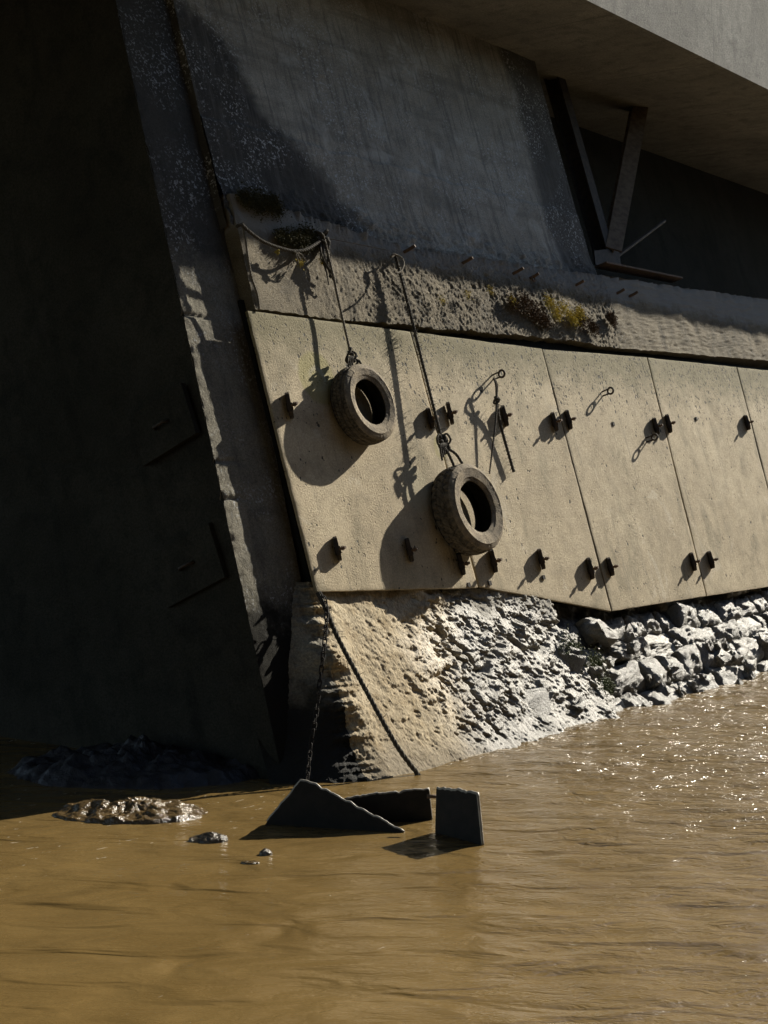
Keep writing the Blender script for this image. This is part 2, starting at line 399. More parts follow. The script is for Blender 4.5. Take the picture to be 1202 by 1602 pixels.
# ------------------------------------------------------------------ the pier
HS = -.155
ar_t = on_wall(225, 205, HS); ar_b = on_wall(400, 1020, HS)
ar_dir = (ar_t - ar_b) / (ar_t.z - ar_b.z)
def arris(z): return ar_b + ar_dir * (z - ar_b.z)
ZD = 7.0                                                       # underside of the deck
ua0 = wuv(ar_b)[0]
u_rec = at(893, 300, -.08)[0]                                  # the dark recess starts here
v_led = at(640, 385, 0)[1]
pier_base = Vector((arris(0).x, arris(0).y, 0))
pier = thing('bridge_pier', pier_base, 'massive battered concrete pier with a black shaded side and a lichen speckled front strip', 'pier')
g_t = on_wall(383, 480, HS); g_b = on_wall(476, 930, HS); g_d = (g_b - g_t) / (g_b.z - g_t.z)
def strip_pt(f, z):
    a = arris(z); ua, va = wuv(a); ug = wuv(g_t + g_d * (z - g_t.z))[0]
    k = f * (ug - ua)
    p = W(ua + k, va, HS)
    d = fr(Vector((p.x * 3, p.y * 3, p.z * 3)), .7, 5) * .004 + fr(p * 14, .6, 4) * .004
    edge = math.exp(-(k / .035) ** 2)
    d -= edge * abs(fr(Vector((0, 0, z * 7)), .6, 4)) * .022
    for zj in (z_j1, z_j2, z_j3):
        d -= .022 * math.exp(-((z - zj - .02 * fr(Vector((k * 4, 0, zj)))) / .014) ** 2) * sm(.5, .0, k)
    return p + N * d
z_j1 = on_wall(300, 493, HS).z; z_j2 = on_wall(350, 722, HS).z; z_j3 = on_wall(358, 780, HS).z
zz = lin(-.6, ZD, 500)
mb = MB().grid(strip_pt, lin(0, 1, 70), zz)
mb.grid(lambda k, z: strip_pt(1, z) - N * k * .5, [1, 0], zz[::4])
obj('front_strip', mb, M['pier'], pier, smooth=True)
# the face behind the panels, the side in shade and the rest of the body
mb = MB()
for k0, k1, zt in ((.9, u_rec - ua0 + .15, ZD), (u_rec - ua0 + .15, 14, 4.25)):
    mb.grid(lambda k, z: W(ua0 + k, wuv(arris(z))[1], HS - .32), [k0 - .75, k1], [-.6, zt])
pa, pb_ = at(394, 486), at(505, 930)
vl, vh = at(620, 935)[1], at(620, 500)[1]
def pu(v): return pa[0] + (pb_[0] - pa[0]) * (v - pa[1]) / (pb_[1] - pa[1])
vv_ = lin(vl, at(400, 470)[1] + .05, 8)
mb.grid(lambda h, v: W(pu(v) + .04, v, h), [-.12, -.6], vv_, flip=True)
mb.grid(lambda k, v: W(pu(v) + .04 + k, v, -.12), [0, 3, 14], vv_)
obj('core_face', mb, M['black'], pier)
BK = -NH
def side_pt(s, z):
    a = arris(z); p = a + BK * s
    q = Vector((s * 2.5, 0, z * 2.5)); d = fr(q, .7, 4) * .014
    edge = math.exp(-(s / .03) ** 2)
    d -= edge * abs(fr(Vector((0, 3, z * 6)), .6, 4)) * .012
    for zj in (z_j1, z_j2, z_j3):
        d -= .014 * math.exp(-((z - zj) / .018) ** 2)
    return p - U * d
mb = MB().grid(side_pt, lin(0, .3, 12) + lin(.35, 7, 60), lin(-.6, ZD, 260), flip=True)
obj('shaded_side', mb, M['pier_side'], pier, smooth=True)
# cast-in square plates on the shaded side, each with a lug
def side_at(px, py):
    p = on_plane(px, py, ar_b, U); return p
for k, (px, py, w, h) in enumerate(((282, 665, .62, .42), (322, 885, .66, .44))):
    c = side_at(px - 24, py) - U * .0
    up = (ar_t - ar_b).normalized(); tl = (up * math.cos(.12) + BK * math.sin(.12)).normalized(); tw = U.cross(tl).normalized()
    pl = MB(); pl.box(c - U * .008, (tw, tl, U), (w, h, .05))
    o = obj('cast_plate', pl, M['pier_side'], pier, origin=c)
    lg = MB(); lg.tube([c - U * .03 + tw * .08, c - U * .075 + tw * .05, c - U * .075 - tw * .05, c - U * .03 - tw * .08], .012, 8)
    obj('lug', lg, M['steel'], o, smooth=True)
# recess behind the steelwork
mb = MB()
ur0 = u_rec
zr = 4.2
back = [W(ur0 - .4, at(893, 300)[1] - 1.4, -1.3), W(ur0 + 16, at(893, 300)[1] - 1.4, -1.3)]
mb.prism([back[0], back[1], back[1] + V * 5, back[0] + V * 5], -N * .2)
v0 = v_led - .1
mb.prism([W(ur0 - .4, v0, -1.35), W(18 + ua0, v0, -1.35), W(18 + ua0, v0, HS), W(ur0 - .4, v0, HS)], V * .09)
obj('recess_back', mb, M['pier_side'], pier)
# ------------------------------------------------------------------ upper wall
HU = -.08
uw0 = at(330, 250, HU)[0]
def upper_pt(u, v):
    p = W(u, v, HU)
    d = fr(Vector((u * 2, v * 2, 1)), .7, 4) * .010 + fr(Vector((u * 16, v * 16, 2)), .7, 3) * .004
    for (px, py) in ((612, 260),):
        uj = at(px, py, HU)[0]
        d -= .012 * math.exp(-((u - uj - .01 * fr(Vector((v * 3, 0, 0)))) / .010) ** 2)
    # formwork step: the lower half stands a little prouder
    vs = at(620, 262, HU)[1]
    d += .014 * sm(vs + .02, vs - .02, v + .03 * fr(Vector((u * 2, 0, 7))))
    # honeycombed foot above the ledge
    d += sm(v_led + .42, v_led + .1, v + .12 * fr(Vector((u * 3, 4, 0)))) * (.03 + .03 * fr(Vector((u * 9, v * 9, 3)), .6, 4))
    return p + N * d
vtop = wuv(Vector((0, 0, 0)))[1]
v_hi = (ZD - O.z) / V.z + .05
upper = thing('abutment_wall', W(uw0, v_led, HU), 'grey upper concrete wall with black weathering and pale salt streaks under the deck', 'wall')
mb = MB().grid(upper_pt, lin(uw0, u_rec, 330), lin(v_led - .1, v_hi, 300))
mb.grid(lambda h, v: W(uw0, v, HU - .25 + h) + U * .01 * fr(Vector((h, v * 3, 0))), lin(0, .25, 5), lin(v_led - .1, v_hi, 60))
mb.prism([W(u_rec, v_led - .1, HU), W(u_rec, v_hi, HU), W(u_rec, v_hi, HU - 1.2), W(u_rec, v_led - .1, HU - 1.2)], -U * .05)
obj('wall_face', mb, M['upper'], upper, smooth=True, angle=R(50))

# ------------------------------------------------------------------ ledge above the panels
ue0 = at(384, 400, 0)[0]
lt = [at(345, 297), at(640, 388), at(1000, 440)]
lb = [at(400, 484), at(640, 517), at(1000, 548)]
def lerp_line(pts, u):
    (u0, v0), (u1, v1), (u2, v2) = pts
    return v0 + (v1 - v0) * (u - u0) / (u1 - u0) if u < u1 else v1 + (v2 - v1) * (u - u1) / (u2 - u1)
u_gap = [at(p, 540)[0] for p in (500, 640, 720, 900, 938, 942, 984, 990)]
def ledge_pt(u, s):
    vb = lerp_line(lb, u) + .015; vt = lerp_line(lt, u)
    vb += .055 * sm(u_gap[0], u_gap[1], u) * (1 - sm(u_gap[3], u_gap[4], u)) * (.7 + .5 * fr(Vector((u * 2, 0, 0)))) + .012 * fr(Vector((u * 8, 0, 3)))
    v = vb + (vt - vb) * s
    h = -.015 + .022 * s
    q = Vector((u * 6, v * 6, 0)); rough = .25 + .75 * sm(u_gap[0] - .5, u_gap[1] + .3, u)
    d = fr(q, .75, 5) * .011 * rough + fr(q * 5, .5, 5) * .010 * rough + fr(Vector((u * 1.5, v * 1.5, 9)), .7, 2) * .02
    hc = noise.voronoi(Vector((u * 13, v * 13, 0)))[0][0]
    d -= .075 * max(0, .40 - hc) * sm(-.1, .35, fr(Vector((u * 1.6, v * 2, 4)), .6, 3) + .30 * sm(2.4, 1.0, abs(u - u_gap[3]))) * sm(2.6, 1.6, u - u_gap[3]) * sm(.15, .6, s) * sm(1.0, .7, s) * rough * 1.4
    d += .035 * math.exp(-((s - 1) / .06) ** 2) * fr(Vector((u * 10, 0, 5)), .6, 3)
    d *= sm(-.02, .35, u - ue0) * .85 + .15; e = math.exp(-((u - ue0) / .03) ** 2); d -= e * (.008 + .012 * abs(fr(Vector((v * 6, 3, 3)))))
    return W(u, v, h + d)
ledge = thing('concrete_ledge', W(ue0, v_led - .6, 0), 'rough honeycombed concrete ledge beam lit by sun along the top of the slabs', 'ledge')
us = lin(ue0, ue0 + 6.2, 560) + lin(ue0 + 6.25, ue0 + 17, 160)
ss = lin(0, 1, 70)
mb = MB().grid(ledge_pt, us, ss)
mb.grid(lambda k, s: ledge_pt(ue0, s) - N * k * .3 - U * .008 * fr(Vector((k * 2, s * 4, 2))), lin(0, 1, 8)[::-1], ss)
mb.grid(lambda u, k: ledge_pt(u, 1) - N * k * .16 + V * .035 * k + V * .012 * fr(Vector((u * 7, k * 2, 1))), us[::3], lin(0, 1, 5))
mb.grid(lambda u, k: ledge_pt(u, 0) - N * k * .25, us[::3], [1, 0])
obj('ledge_face', mb, M['ledge'], ledge, smooth=True, angle=R(70))

# ------------------------------------------------------------------ cladding panels
PT = .028
corners = [((388, 486), (642, 518.5), (748.5, 919), (497, 925)),
           ((644, 519), (848, 545.5), (957, 955.5), (750.5, 917)),
           ((850, 546), (1012, 559), (1105, 932), (959, 955.5)),
           ((1014, 559.5), (1152, 574), (1240, 912), (1107, 932)),
           ((1154, 574.5), (1270, 586), (1352, 898), (1242, 912))]
plabels = ['first tan concrete slab beside the dark pier, with a tyre hanging in its middle',
           'second tan concrete slab carrying the larger tyre and a short forked rope',
           'third tan concrete slab with a single ring near its top, past the second seam',
           'fourth tan concrete slab, next beyond the slab with a lone ring',
           'farthest tan concrete slab at the edge of the view']
panels = []
for i, (cs, lb_) in enumerate(zip(corners, plabels)):
    h0 = (0, -.012, -.006, -.01, -.004)[i]
    q = [at(px, py, h0) for px, py in cs]
    base = W(*q[3], h0)
    pn = thing('cladding_slab', base, lb_, 'concrete slab', 'concrete facing slabs bolted along the wall')
    pn['kind'] = 'thing'
    def ppt(a, b, q=q, h0=h0, i=i):
        t0 = Vector(q[3]).lerp(Vector(q[2]), a); t1 = Vector(q[0]).lerp(Vector(q[1]), a)
        t = t0.lerp(t1, b); u, v = t
        e = min(min(a, 1 - a) * 2.2, min(b, 1 - b) * 2.2)
        d = fr(Vector((u * 1.3, v * 1.3, i)), .7, 3) * .005
        wob = .003 * fr(Vector((u * 5, v * 5, i + 3)), .6, 3) * (1 if e < .001 else 0)
        if e < .012: d -= .003 * (1 - e / .012) + abs(fr(Vector((u * 12, v * 12, 1)), .6, 2)) * .003
        return W(u + wob, v + wob, h0 + d)
    aa = [0, .004, .01] + lin(.02, .98, 60) + [.99, .996, 1]
    mb = MB().grid(ppt, aa, aa)
    def rim(pts, flip=False):
        m = len(pts); mb.add(pts + [p - N * PT for p in pts], [((k, k + 1, k + 1 + m, k + m) if flip else (k + 1, k, k + m, k + m + 1)) for k in range(m - 1)])
    rim([ppt(a, 0) for a in aa]); rim([ppt(a, 1) for a in aa], True)
    rim([ppt(0, b) for b in aa], True); rim([ppt(1, b) for b in aa])
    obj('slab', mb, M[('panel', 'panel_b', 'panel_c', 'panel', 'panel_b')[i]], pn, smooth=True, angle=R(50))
    panels.append(pn)

# brackets: an upright steel fin with a bolt through it
bp = [(0, 447, 636), (0, 522, 860), (0, 668, 656), (0, 635, 862), (1, 699, 648), (1, 785, 652), (1, 863, 661), (1, 767, 879), (1, 842, 876),
      (1, 919, 891), (2, 885, 658), (2, 950, 888), (0, 716, 884), (2, 1022, 668), (3, 1042, 664), (2, 1080, 880), (3, 1108, 877), (3, 1165, 662), (3, 1225, 868)]
def make_bracket(parent, c):
    m = MB()
    prof = [(-.10, -.004), (.10, -.004), (.105, .060), (.085, .085), (-.06, .085), (-.10, .060)]
    mm = (N * .68 - U * .73).normalized(); tt = mm.cross(V).normalized()
    o_ = U * .045
    m.prism([c + o_ + V * v + mm * h - tt * .015 for v, h in prof], tt * .030)
    m.prism([c + o_ + V * v + mm * h - tt * .024 for v, h in ((.015, .0), (.015, .070), (-.045, .070), (-.045, .0))], tt * .048)
    b = obj('bracket', m, M['steel'], parent, origin=c)
    t = MB(); t.tube([c + U * .0 + N * .02 - V * .012, c + N * .125 - V * .012], .0125, 10)
    t.tube([c + N * .088 - V * .012, c + N * .104 - V * .012], .020, 6)
    obj('bolt', t, M['rust'], b, smooth=False)
    return b
bproto = None
for pi, px, py in bp:
    h0 = 0.0
    c = on_wall(px, py, h0); pn = panels[pi]
    if bproto is None:
        bproto = make_bracket(pn, c)
    else:
        b = bproto.copy(); COL.objects.link(b); b.parent = pn; b.location = c - ORG[pn]
        b.rotation_euler = (0, 0, random.uniform(-.06, .06)); b.scale = (1, 1, random.uniform(.92, 1.06))
        for ch in list(bproto.children):
            k = ch.copy(); COL.objects.link(k); k.parent = b
# small square sockets: dark plugs painted for the shade inside open holes
for pi, px, py in ((0, 734, 915), (1, 767, 912), (1, 851, 903), (2, 960, 663), (1, 929, 894), (3, 1090, 655)):
    c = on_wall(px, py, 0)
    m = MB().box(c - N * .002, (U, V, N), (.042, .042, .012)); obj('socket_shade_plug', m, M['hole'], panels[pi], origin=c)
def ring(c, r, t, ax1, ax2, n=22):
    return MB().tube([c + ax1 * r * math.cos(2 * math.pi * k / n) + ax2 * r * math.sin(2 * math.pi * k / n) for k in range(n)], t, 8, closed=True)
for pi, px, py in ((1, 772, 590), (2, 943, 616), (2, 1012, 688)):
    c = on_wall(px, py, 0)
    tip = c + N * .10 + V * .0
    m = ring(tip, .034, .011, N, V)
    for sgn in (-1, 1): m.tube([c + V * .022 * sgn - N * .02, tip + V * .026 * sgn - N * .015], .008, 8)
    obj('lifting_ring', m, M['steel'], panels[pi], origin=c, smooth=True)

# ------------------------------------------------------------------ footing below the panels
B0 = on_level(590, 1218, 0)
pt_top = on_wall(500, 930, -.075)
tu = (pt_top - B0).dot(U); pt_top2 = pt_top - U * tu
bslope = (pt_top2 - B0).dot(NH) / pt_top.z                     # outward run per metre up (negative: leans back)
uB = wuv(B0)[0]
uT = wuv(pt_top)[0]
ZT = pt_top.z + .10
u_brk = at(866, 1000, -.1)[0]
def foot_base(s, z):
    """s metres round the corner: negative along the end, positive along the front"""
    lean = (uT - uB) / pt_top.z
    c = B0 + NH * (bslope * z) + U * (lean * z - .10) + Vector((0, 0, z))
    r = .26
    D = -(NH * .75 + U * .66).normalized(); ne = (NH * .66 - U * .75).normalized()
    if s >= r: return c + U * s, NH
    if s <= -r: return c + D * (-s), ne
    t = (s + r) / (2 * r)                                  # a rounded corner between the two faces
    p = (c + D * r) * (1 - t) ** 2 + c * (2 * t * (1 - t)) + (c + U * r) * t * t
    return p, (ne * (1 - t) + NH * t).normalized()
def foot_pt(s, z):
    p, n = foot_base(s, z)
    q = p * 1.0
    st = Vector((p.dot(U) * 5 + z * 2, p.dot(NH) * 5, z * 3.2))
    d = fr(p * 1.6, .7, 3) * .030 + fr(st, .9, 3) * .008 + fr(Vector((st.x * 3.2, st.y * 3.2, st.z * 6.0)), .45, 5) * .011
    nn = fr(Vector((st.x * 1.2 + 3, st.y, st.z * 2.6)), .6, 4)
    d -= .07 * max(0, nn - .16) * (.25 + .75 * sm(.2, 1.6, s))
    d -= .02
    d *= .62 + .38 * sm(.7, 1.8, s)
    ea = math.exp(-(s / .13) ** 2); d += ea * (fr(Vector((z * 5, 1, 2)), .5, 5) * .060 + fr(p * 9, .5, 4) * .03 - .03)
    d += .09 * math.exp(-(s / .22) ** 2) * sm(.1, .5, z)
    # cracks across the wet part
    if s > 0:
        j = abs((s - 1.55 - .30 * (1.0 - z) + .10 * fr(Vector((z * 4, 0, 2)), .6, 4)))
        d -= .07 * math.exp(-(j / .022) ** 2) * sm(1.15, .9, z) * sm(-.05, .15, z)
        k2 = abs(z - .62 + .12 * fr(Vector((s * 2.2, 0, 4)), .6, 4) - .06 * (s - 1.5))
        d -= .06 * math.exp(-(k2 / .03) ** 2) * sm(1.0, 1.5, s)
        d += .045 * sm(.5, 1.8, s) * fr(Vector((s * 2.5, z * 3.5, 7)), .7, 4)
        # broken away behind the rubble
        pu = p.dot(U) - O.dot(U); w = pu - u_brk + .12 * fr(Vector((0, z * 3, 8)), .6, 4)
        d -= sm(-.03, .12, w) * (.18 + .55 * sm(.45, .85, z))
    # soft rounded toe into the water
    d += .10 * sm(.22, -.1, z)
    return p + n * d
foot = thing('concrete_footing', Vector((B0.x, B0.y, 0)), 'muddy rough concrete footing under the slabs, silvery wet towards the rubble', 'footing')
svals = lin(-.012, 5.0, 760) + lin(5.25, 12, 150)
zvals = lin(-.3, ZT, 240)
mb = MB().grid(foot_pt, svals, zvals)
obj('footing_face', mb, M['mudwall'], foot, smooth=True)
obj('shade_toned_end', MB().grid(foot_pt, lin(-.72, -.27, 50) + lin(-.255, -.012, 34), zvals), M['end_shade'], foot, smooth=True)
# ------------------------------------------------------------------ rubble past the break
def rock_mb(c, dims, seed, ax=None):
    import bmesh
    rnd = random.Random(seed); bm = bmesh.new()
    ax = ax or (U, RS, RN)
    rot = Matrix.Rotation(rnd.uniform(-.5, .5), 3, 'Z') @ Matrix.Rotation(rnd.uniform(-.35, .35), 3, 'X') @ Matrix.Rotation(rnd.uniform(-.25, .25), 3, 'Y')
    for k in range(15):
        p = Vector([rnd.choice((-1, 1)) * rnd.uniform(.55, 1) for _ in range(3)]); bm.verts.new(p)
    bmesh.ops.convex_hull(bm, input=bm.verts)
    for v in [v for v in bm.verts if not v.link_faces]: bm.verts.remove(v)
    bmesh.ops.triangulate(bm, faces=bm.faces)
    bmesh.ops.bevel(bm, geom=bm.edges[:], offset=.05, segments=1, affect='EDGES')
    bmesh.ops.triangulate(bm, faces=bm.faces)
    bmesh.ops.subdivide_edges(bm, edges=bm.edges[:], cuts=3, use_grid_fill=True)
    mb = MB(); bm.verts.index_update(); vs = []
    for v in bm.verts:
        p = v.co + v.normal * .0
        q = rot @ Vector((p.x * dims[0] / 2, p.y * dims[1] / 2, p.z * dims[2] / 2))
        wq = c + ax[0] * q.x + ax[1] * q.y + ax[2] * q.z
        nn = (wq - c).normalized()
        wq += nn * (fr(wq * 6, .7, 4) * .045 + fr(wq * 24, .6, 4) * .016)
        vs.append(wq)
    mb.add(vs, [tuple(v.index for v in f.verts) for f in bm.faces]); bm.free(); return mb
RN = (Vector((0, 0, 1)) * .55 + NH * .83).normalized()
RP = B0 - NH * .04; RS = RN.cross(U).normalized(); RS = RS if RS.z > 0 else -RS
bu = on_plane(840, 1115, RP, RN).dot(U) - RP.dot(U)
def bed_pt(a, b):
    q = RP + U * (bu + a) + RS * (b - .25)
    d = fr(q * 3, .7, 4) * .06 + fr(q * 13, .6, 3) * .02
    return q + RN * (d * .7 - .17)
tag(obj('mud_slope', MB().grid(bed_pt, lin(0, 3.4, 220) + lin(3.45, 9, 80), lin(0, 1.5, 90)), m_plain('slope_mud', (.03, .028, .024), (.07, .066, .055), 12, .55, .02, .4), smooth=True), kind='structure')
def on_rub(px, py, dep=0): return on_plane(px, py, RP + RN * dep, RN)
rnd = random.Random(21)
def bank_block(q, seed, out, tilt, depth=.26):
    """one eroded block: a rough outer face over the four corners q (u, b), rounded at the rim, with sides going back into the bank"""
    n = 17; mb = MB(); k = seed * 3.7
    def pt(a, b):
        u, v = (Vector(q[0]) * (1 - a) + Vector(q[1]) * a) * (1 - b) + (Vector(q[3]) * (1 - a) + Vector(q[2]) * a) * b
        e = min(min(a, 1 - a) * (q[1][0] - q[0][0]), min(b, 1 - b) * (q[3][1] - q[0][1]))
        e = max(e, 0) + .012 * fr(Vector((u * 6, v * 6, k)), .6, 3)
        w = RP + U * (bu + u) + RS * v
        h = out + tilt[0] * (a - .5) + tilt[1] * (b - .5) - .055 * math.exp(-max(e, 0) / .035)
        h += fr(Vector((u * 2.6, v * 2.6, k)), .75, 5) * .034 + fr(w * 17, .55, 5) * .012
        h -= .05 * max(0, fr(Vector((u * 5 + k, v * 9, 2)), .7, 3) - .18)
        jx = .022 * fr(Vector((u * 7, v * 7, k + 4)), .6, 3); jy = .022 * fr(Vector((u * 7, v * 7, k + 8)), .6, 3)
        return w + RN * h + U * jx + RS * jy
    aa = [0, .02] + lin(.06, .94, n) + [.98, 1]
    mb.grid(pt, aa, aa)
    for rim in ([pt(a, 0) for a in aa], [pt(1, a) for a in aa], [pt(a, 1) for a in aa[::-1]], [pt(0, a) for a in aa[::-1]]):
        m = len(rim); mb.add(rim + [p - RN * depth * .5 for p in rim] + [p - RN * depth for p in rim],
            [(x + 1 + y * m, x + y * m, x + m + y * m, x + m + 1 + y * m) for x in range(m - 1) for y in (0, 1)])
    return mb
named = {}
rows = [(-.22, .17), (.19, .50), (.52, .74), (.76, 1.02), (1.04, 1.34)]
kk = 0
for ri, (b0, b1) in enumerate(rows):
    u = -.05 + rnd.uniform(0, .12) + (0, .04, .10, .22, .55)[ri]
    first = True
    while u < 6.6:
        w = rnd.uniform(.30, .80) * (1.15 if ri < 2 else .8); g = rnd.uniform(.012, .035)
        j4 = lambda: rnd.uniform(-.05, .05)
        dip = .02 * math.sin(u * 2 + ri)
        q = [(u, b0 + dip + j4() * .5), (u + w, b0 + dip + j4() * .5), (u + w + j4(), b1 + dip + j4() * .6), (u + j4(), b1 + dip + j4() * .6)]
        missing = (ri >= 3 and u < .55) or (ri == 4 and u < 1.9) or rnd.random() < (0, .06, .12, .12, .2)[ri]
        if not missing:
            mb = bank_block(q, kk, rnd.uniform(-.035, .05) - (.03 * ri), (rnd.uniform(-.09, .09), rnd.uniform(-.10, .06)))
            c = RP + U * (bu + u + w / 2) + RS * b0
            lab, grp = 'flat eroded wet stone block fitted into the broken masonry bank below the far slabs', 'masonry blocks of the broken bank'
            if first and ri == 0: lab = 'flat wet stone at the waterline, next to the cracked footing'
            elif first and ri == 3: lab = 'pale stone block at the back of the dark undercut hollow'
            tag(obj('masonry_block', mb, M['rock'], origin=c, smooth=True, angle=R(60)), lab, 'stone block', None if lab[:4] != 'flat' or 'fitted' not in lab else grp)
            kk += 1; first = False
        u += w + g
big = [(836, 1100, .44, .24, .26, 'wedge shaped loose stone leaning on the cracked footing at the waterline'),
       (942, 992, .36, .26, .20, 'pale squared stone lying loose in the dark undercut hollow'),
       (893, 1046, .30, .22, .20, 'dark weedy loose stone at the mouth of the hollow')]
for k, (px, py, w, t, h, lab) in enumerate(big):
    c = on_rub(px, py, .0)
    tag(obj('boulder', rock_mb(c, (w, h * 1.25, t * .62), 100 + k), M['rock'], origin=c - Vector((0, 0, h / 2)), smooth=True, angle=R(38)), lab, 'boulder')
for k in range(46):
    px = rnd.uniform(872, 1225); py = rnd.uniform(975, 1110)
    if px < 955 and py < 1012: continue
    c = on_rub(px, py, .03); z_ = rnd.uniform(.06, .15)
    tag(obj('rubble_stone', rock_mb(c, (z_ * rnd.uniform(1, 1.8), z_, z_ * .7), 300 + k), M['rock'], origin=c, smooth=True, angle=R(38)),
        'small loose wet stone caught on the masonry bank below the far slabs', 'stone', 'loose stones on the masonry bank')
# weed on the stones
def tufts(n, spots, size, seed, droop=.3, out=None):
    rnd = random.Random(seed); mb = MB()
    for _ in range(n):
        c, r = rnd.choice(spots); out_ = out or N
        p = c + U * rnd.gauss(0, r * .5) + V * rnd.gauss(0, r * .4) + out_ * rnd.uniform(0, r * .35)
        d = (out_ * rnd.uniform(.3, 1) + U * rnd.uniform(-.8, .8) + V * rnd.uniform(-.9, .6) - Vector((0, 0, droop))).normalized()
        s = size * .75 * rnd.uniform(.4, 1.5); w = d.orthogonal().normalized(); w = Matrix.Rotation(rnd.uniform(0, 6.3), 3, d) @ w
        b = d.cross(w)
        mb.add([p - w * s * .28, p + w * s * .28, p + d * s + b * s * .1, p + d * s * .5 + b * s * .22],
               [(0, 1, 3), (1, 2, 3), (2, 0, 3), (0, 2, 1)])
    return mb
for k, (px, py, r, lab) in enumerate(((888, 1015, .16, 'green weed tuft hanging at the mouth of the dark cavity'), (925, 1038, .14, 'green weed strip between the thin slab and the jagged boulder'), (945, 1072, .10, 'small green weed patch on the jagged boulder'))):
    c = on_rub(px, py, .03)
    tag(obj('weed_tuft', tufts(700, [(c, r), (c + U * .08 - V * .02, r * .8)], .03, 60 + k), M['weed'], origin=c), lab, 'weed', kind='stuff')

# ------------------------------------------------------------------ bridge deck overhead
SA = on_wall(405, 380, 0); SB = on_wall(1000, 489, 0)
EA = SA + SUN * ((ZD - SA.z) / SUN.z); EB = SB + SUN * ((ZD - SB.z) / SUN.z)
ed = (EB - EA).normalized(); en = Vector((ed.y, -ed.x, 0))
L0 = EA - ed * 9; L1 = EB + ed * 14
deck = thing('bridge_deck', Vector((EA.x, EA.y, ZD)), 'concrete bridge deck overhanging the top of the wall, shading it from the sun', 'bridge deck')
LS = EA - ed * 5.5
pts = [LS, L1, L1 - en * 16, L0 - en * 16 - ed * 10, L0 - ed * 10 + en * 30, LS + en * 30]  # forward span over the camera added to block sky light
mb = MB().prism([Vector((p.x, p.y, ZD)) for p in pts], Vector((0, 0, .45)))
obj('slab', mb, M['deck'], deck)
mb = MB(); q0, q1 = LS - en * .25, L1 - en * .25
mb.prism([Vector((q0.x, q0.y, ZD + .453)), Vector((q1.x, q1.y, ZD + .453)), Vector((q1.x, q1.y, ZD + 1.2)) , Vector((q0.x, q0.y, ZD + 1.2))], en * .22)
obj('parapet', mb, M['deck'], deck)

# added wall behind the camera, unseen, dark so the shade stays deep
qa = O + NH * 9.6; qa.z = -.6
qw = MB().prism([qa - U * 30, qa + U * 40, qa + U * 40 + NH * 3, qa - U * 30 + NH * 3], Vector((0, 0, 8.5)))
tag(obj('sky_blocker', qw, M['black'], origin=Vector((qa.x, qa.y, 0))), 'added dark wall behind the camera, out of view, that cuts sky light', 'wall')

# ------------------------------------------------------------------ steel frame in the recess
sf = thing('braced_steelwork', on_wall(945, 405, -.35), 'rusted steel column with a diagonal brace standing in the dark recess', 'steelwork')
def beam(mb, a, b, w, t, side):
    ax = (b - a).normalized(); s = (side - ax * side.dot(ax)).normalized(); q = ax.cross(s).normalized(); L = (b - a).length; c = (a + b) / 2
    mb.box(c + q * (w / 2), (ax, s, q), (L, w, t)); mb.box(c - q * (w / 2), (ax, s, q), (L, w, t)); mb.box(c, (ax, s, q), (L, t, w - t))
a0 = on_wall(948, 408, -.30); a1 = on_wall(888, 195, -.30); a1 = a0 + (a1 - a0) * 2.1
mb = MB(); beam(mb, a0, a1, .17, .02, U); obj('column', mb, M['steel'], sf)
b0 = on_wall(956, 400, -.22); b1 = on_wall(995, 195, -.22); b1 = b0 + (b1 - b0) * 2.2
mb = MB(); beam(mb, b0, b1, .20, .02, U * .8 + N * .5); obj('brace', mb, M['brace'], sf)
c0 = on_wall(962, 404, -.20); c1 = on_wall(1040, 345, -.20)
mb = MB(); mb.tube([c0, c1], .022, 8); obj('tie_rod', mb, M['steel'], sf)
mb = MB().prism([on_wall(930, 392, -.18), on_wall(968, 388, -.18), on_wall(972, 416, -.18), on_wall(932, 414, -.18)], -N * .02)
obj('gusset', mb, M['steel'], sf)
d0_, d1_ = on_wall(940, 414, -.10), on_wall(1060, 438, -.10)
mb = MB(); mb.box((d0_ + d1_) / 2, ((d1_ - d0_).normalized(), N, V), ((d1_ - d0_).length, .16, .022)); obj('base_rail', mb, M['rust'], sf)
# rusty stubs sticking out of the ledge
for k, (px, py, l, lab) in enumerate(((635, 393, .13, 'bent rusty bar stub beside the curl of the second rope'), (727, 410, .12, 'short rusty bar stub on the ledge right of the long rope'),
        (807, 426, .12, 'rusty bar stub next to the orange rusted one on the ledge'), (834, 433, .10, 'orange rusted bar stub with a flaking washer on the ledge'),
        (905, 444, .10, 'rusty bar stub under the foot of the steel column'), (969, 457, .10, 'first of a close pair of bar stubs under the steel rail'), (990, 461, .10, 'second of a close pair of bar stubs under the steel rail'))):
    c = on_wall(px - 4, py + 2, .0)
    d = (N + U * .25 + V * .12).normalized()
    mb = MB().tube([c - d * .06, c + d * l * .5, c + d * l + V * .006], .016, 8)
    o = tag(obj('bar_stub', mb, M['rust'], origin=c, smooth=True, angle=R(40)), lab, 'bar stub', 'rusty bar stubs along the ledge')
    if k == 3:
        obj('washer', ring(c + d * .03 - V * .02, .028, .008, U, V), M['rust'], o, smooth=True)

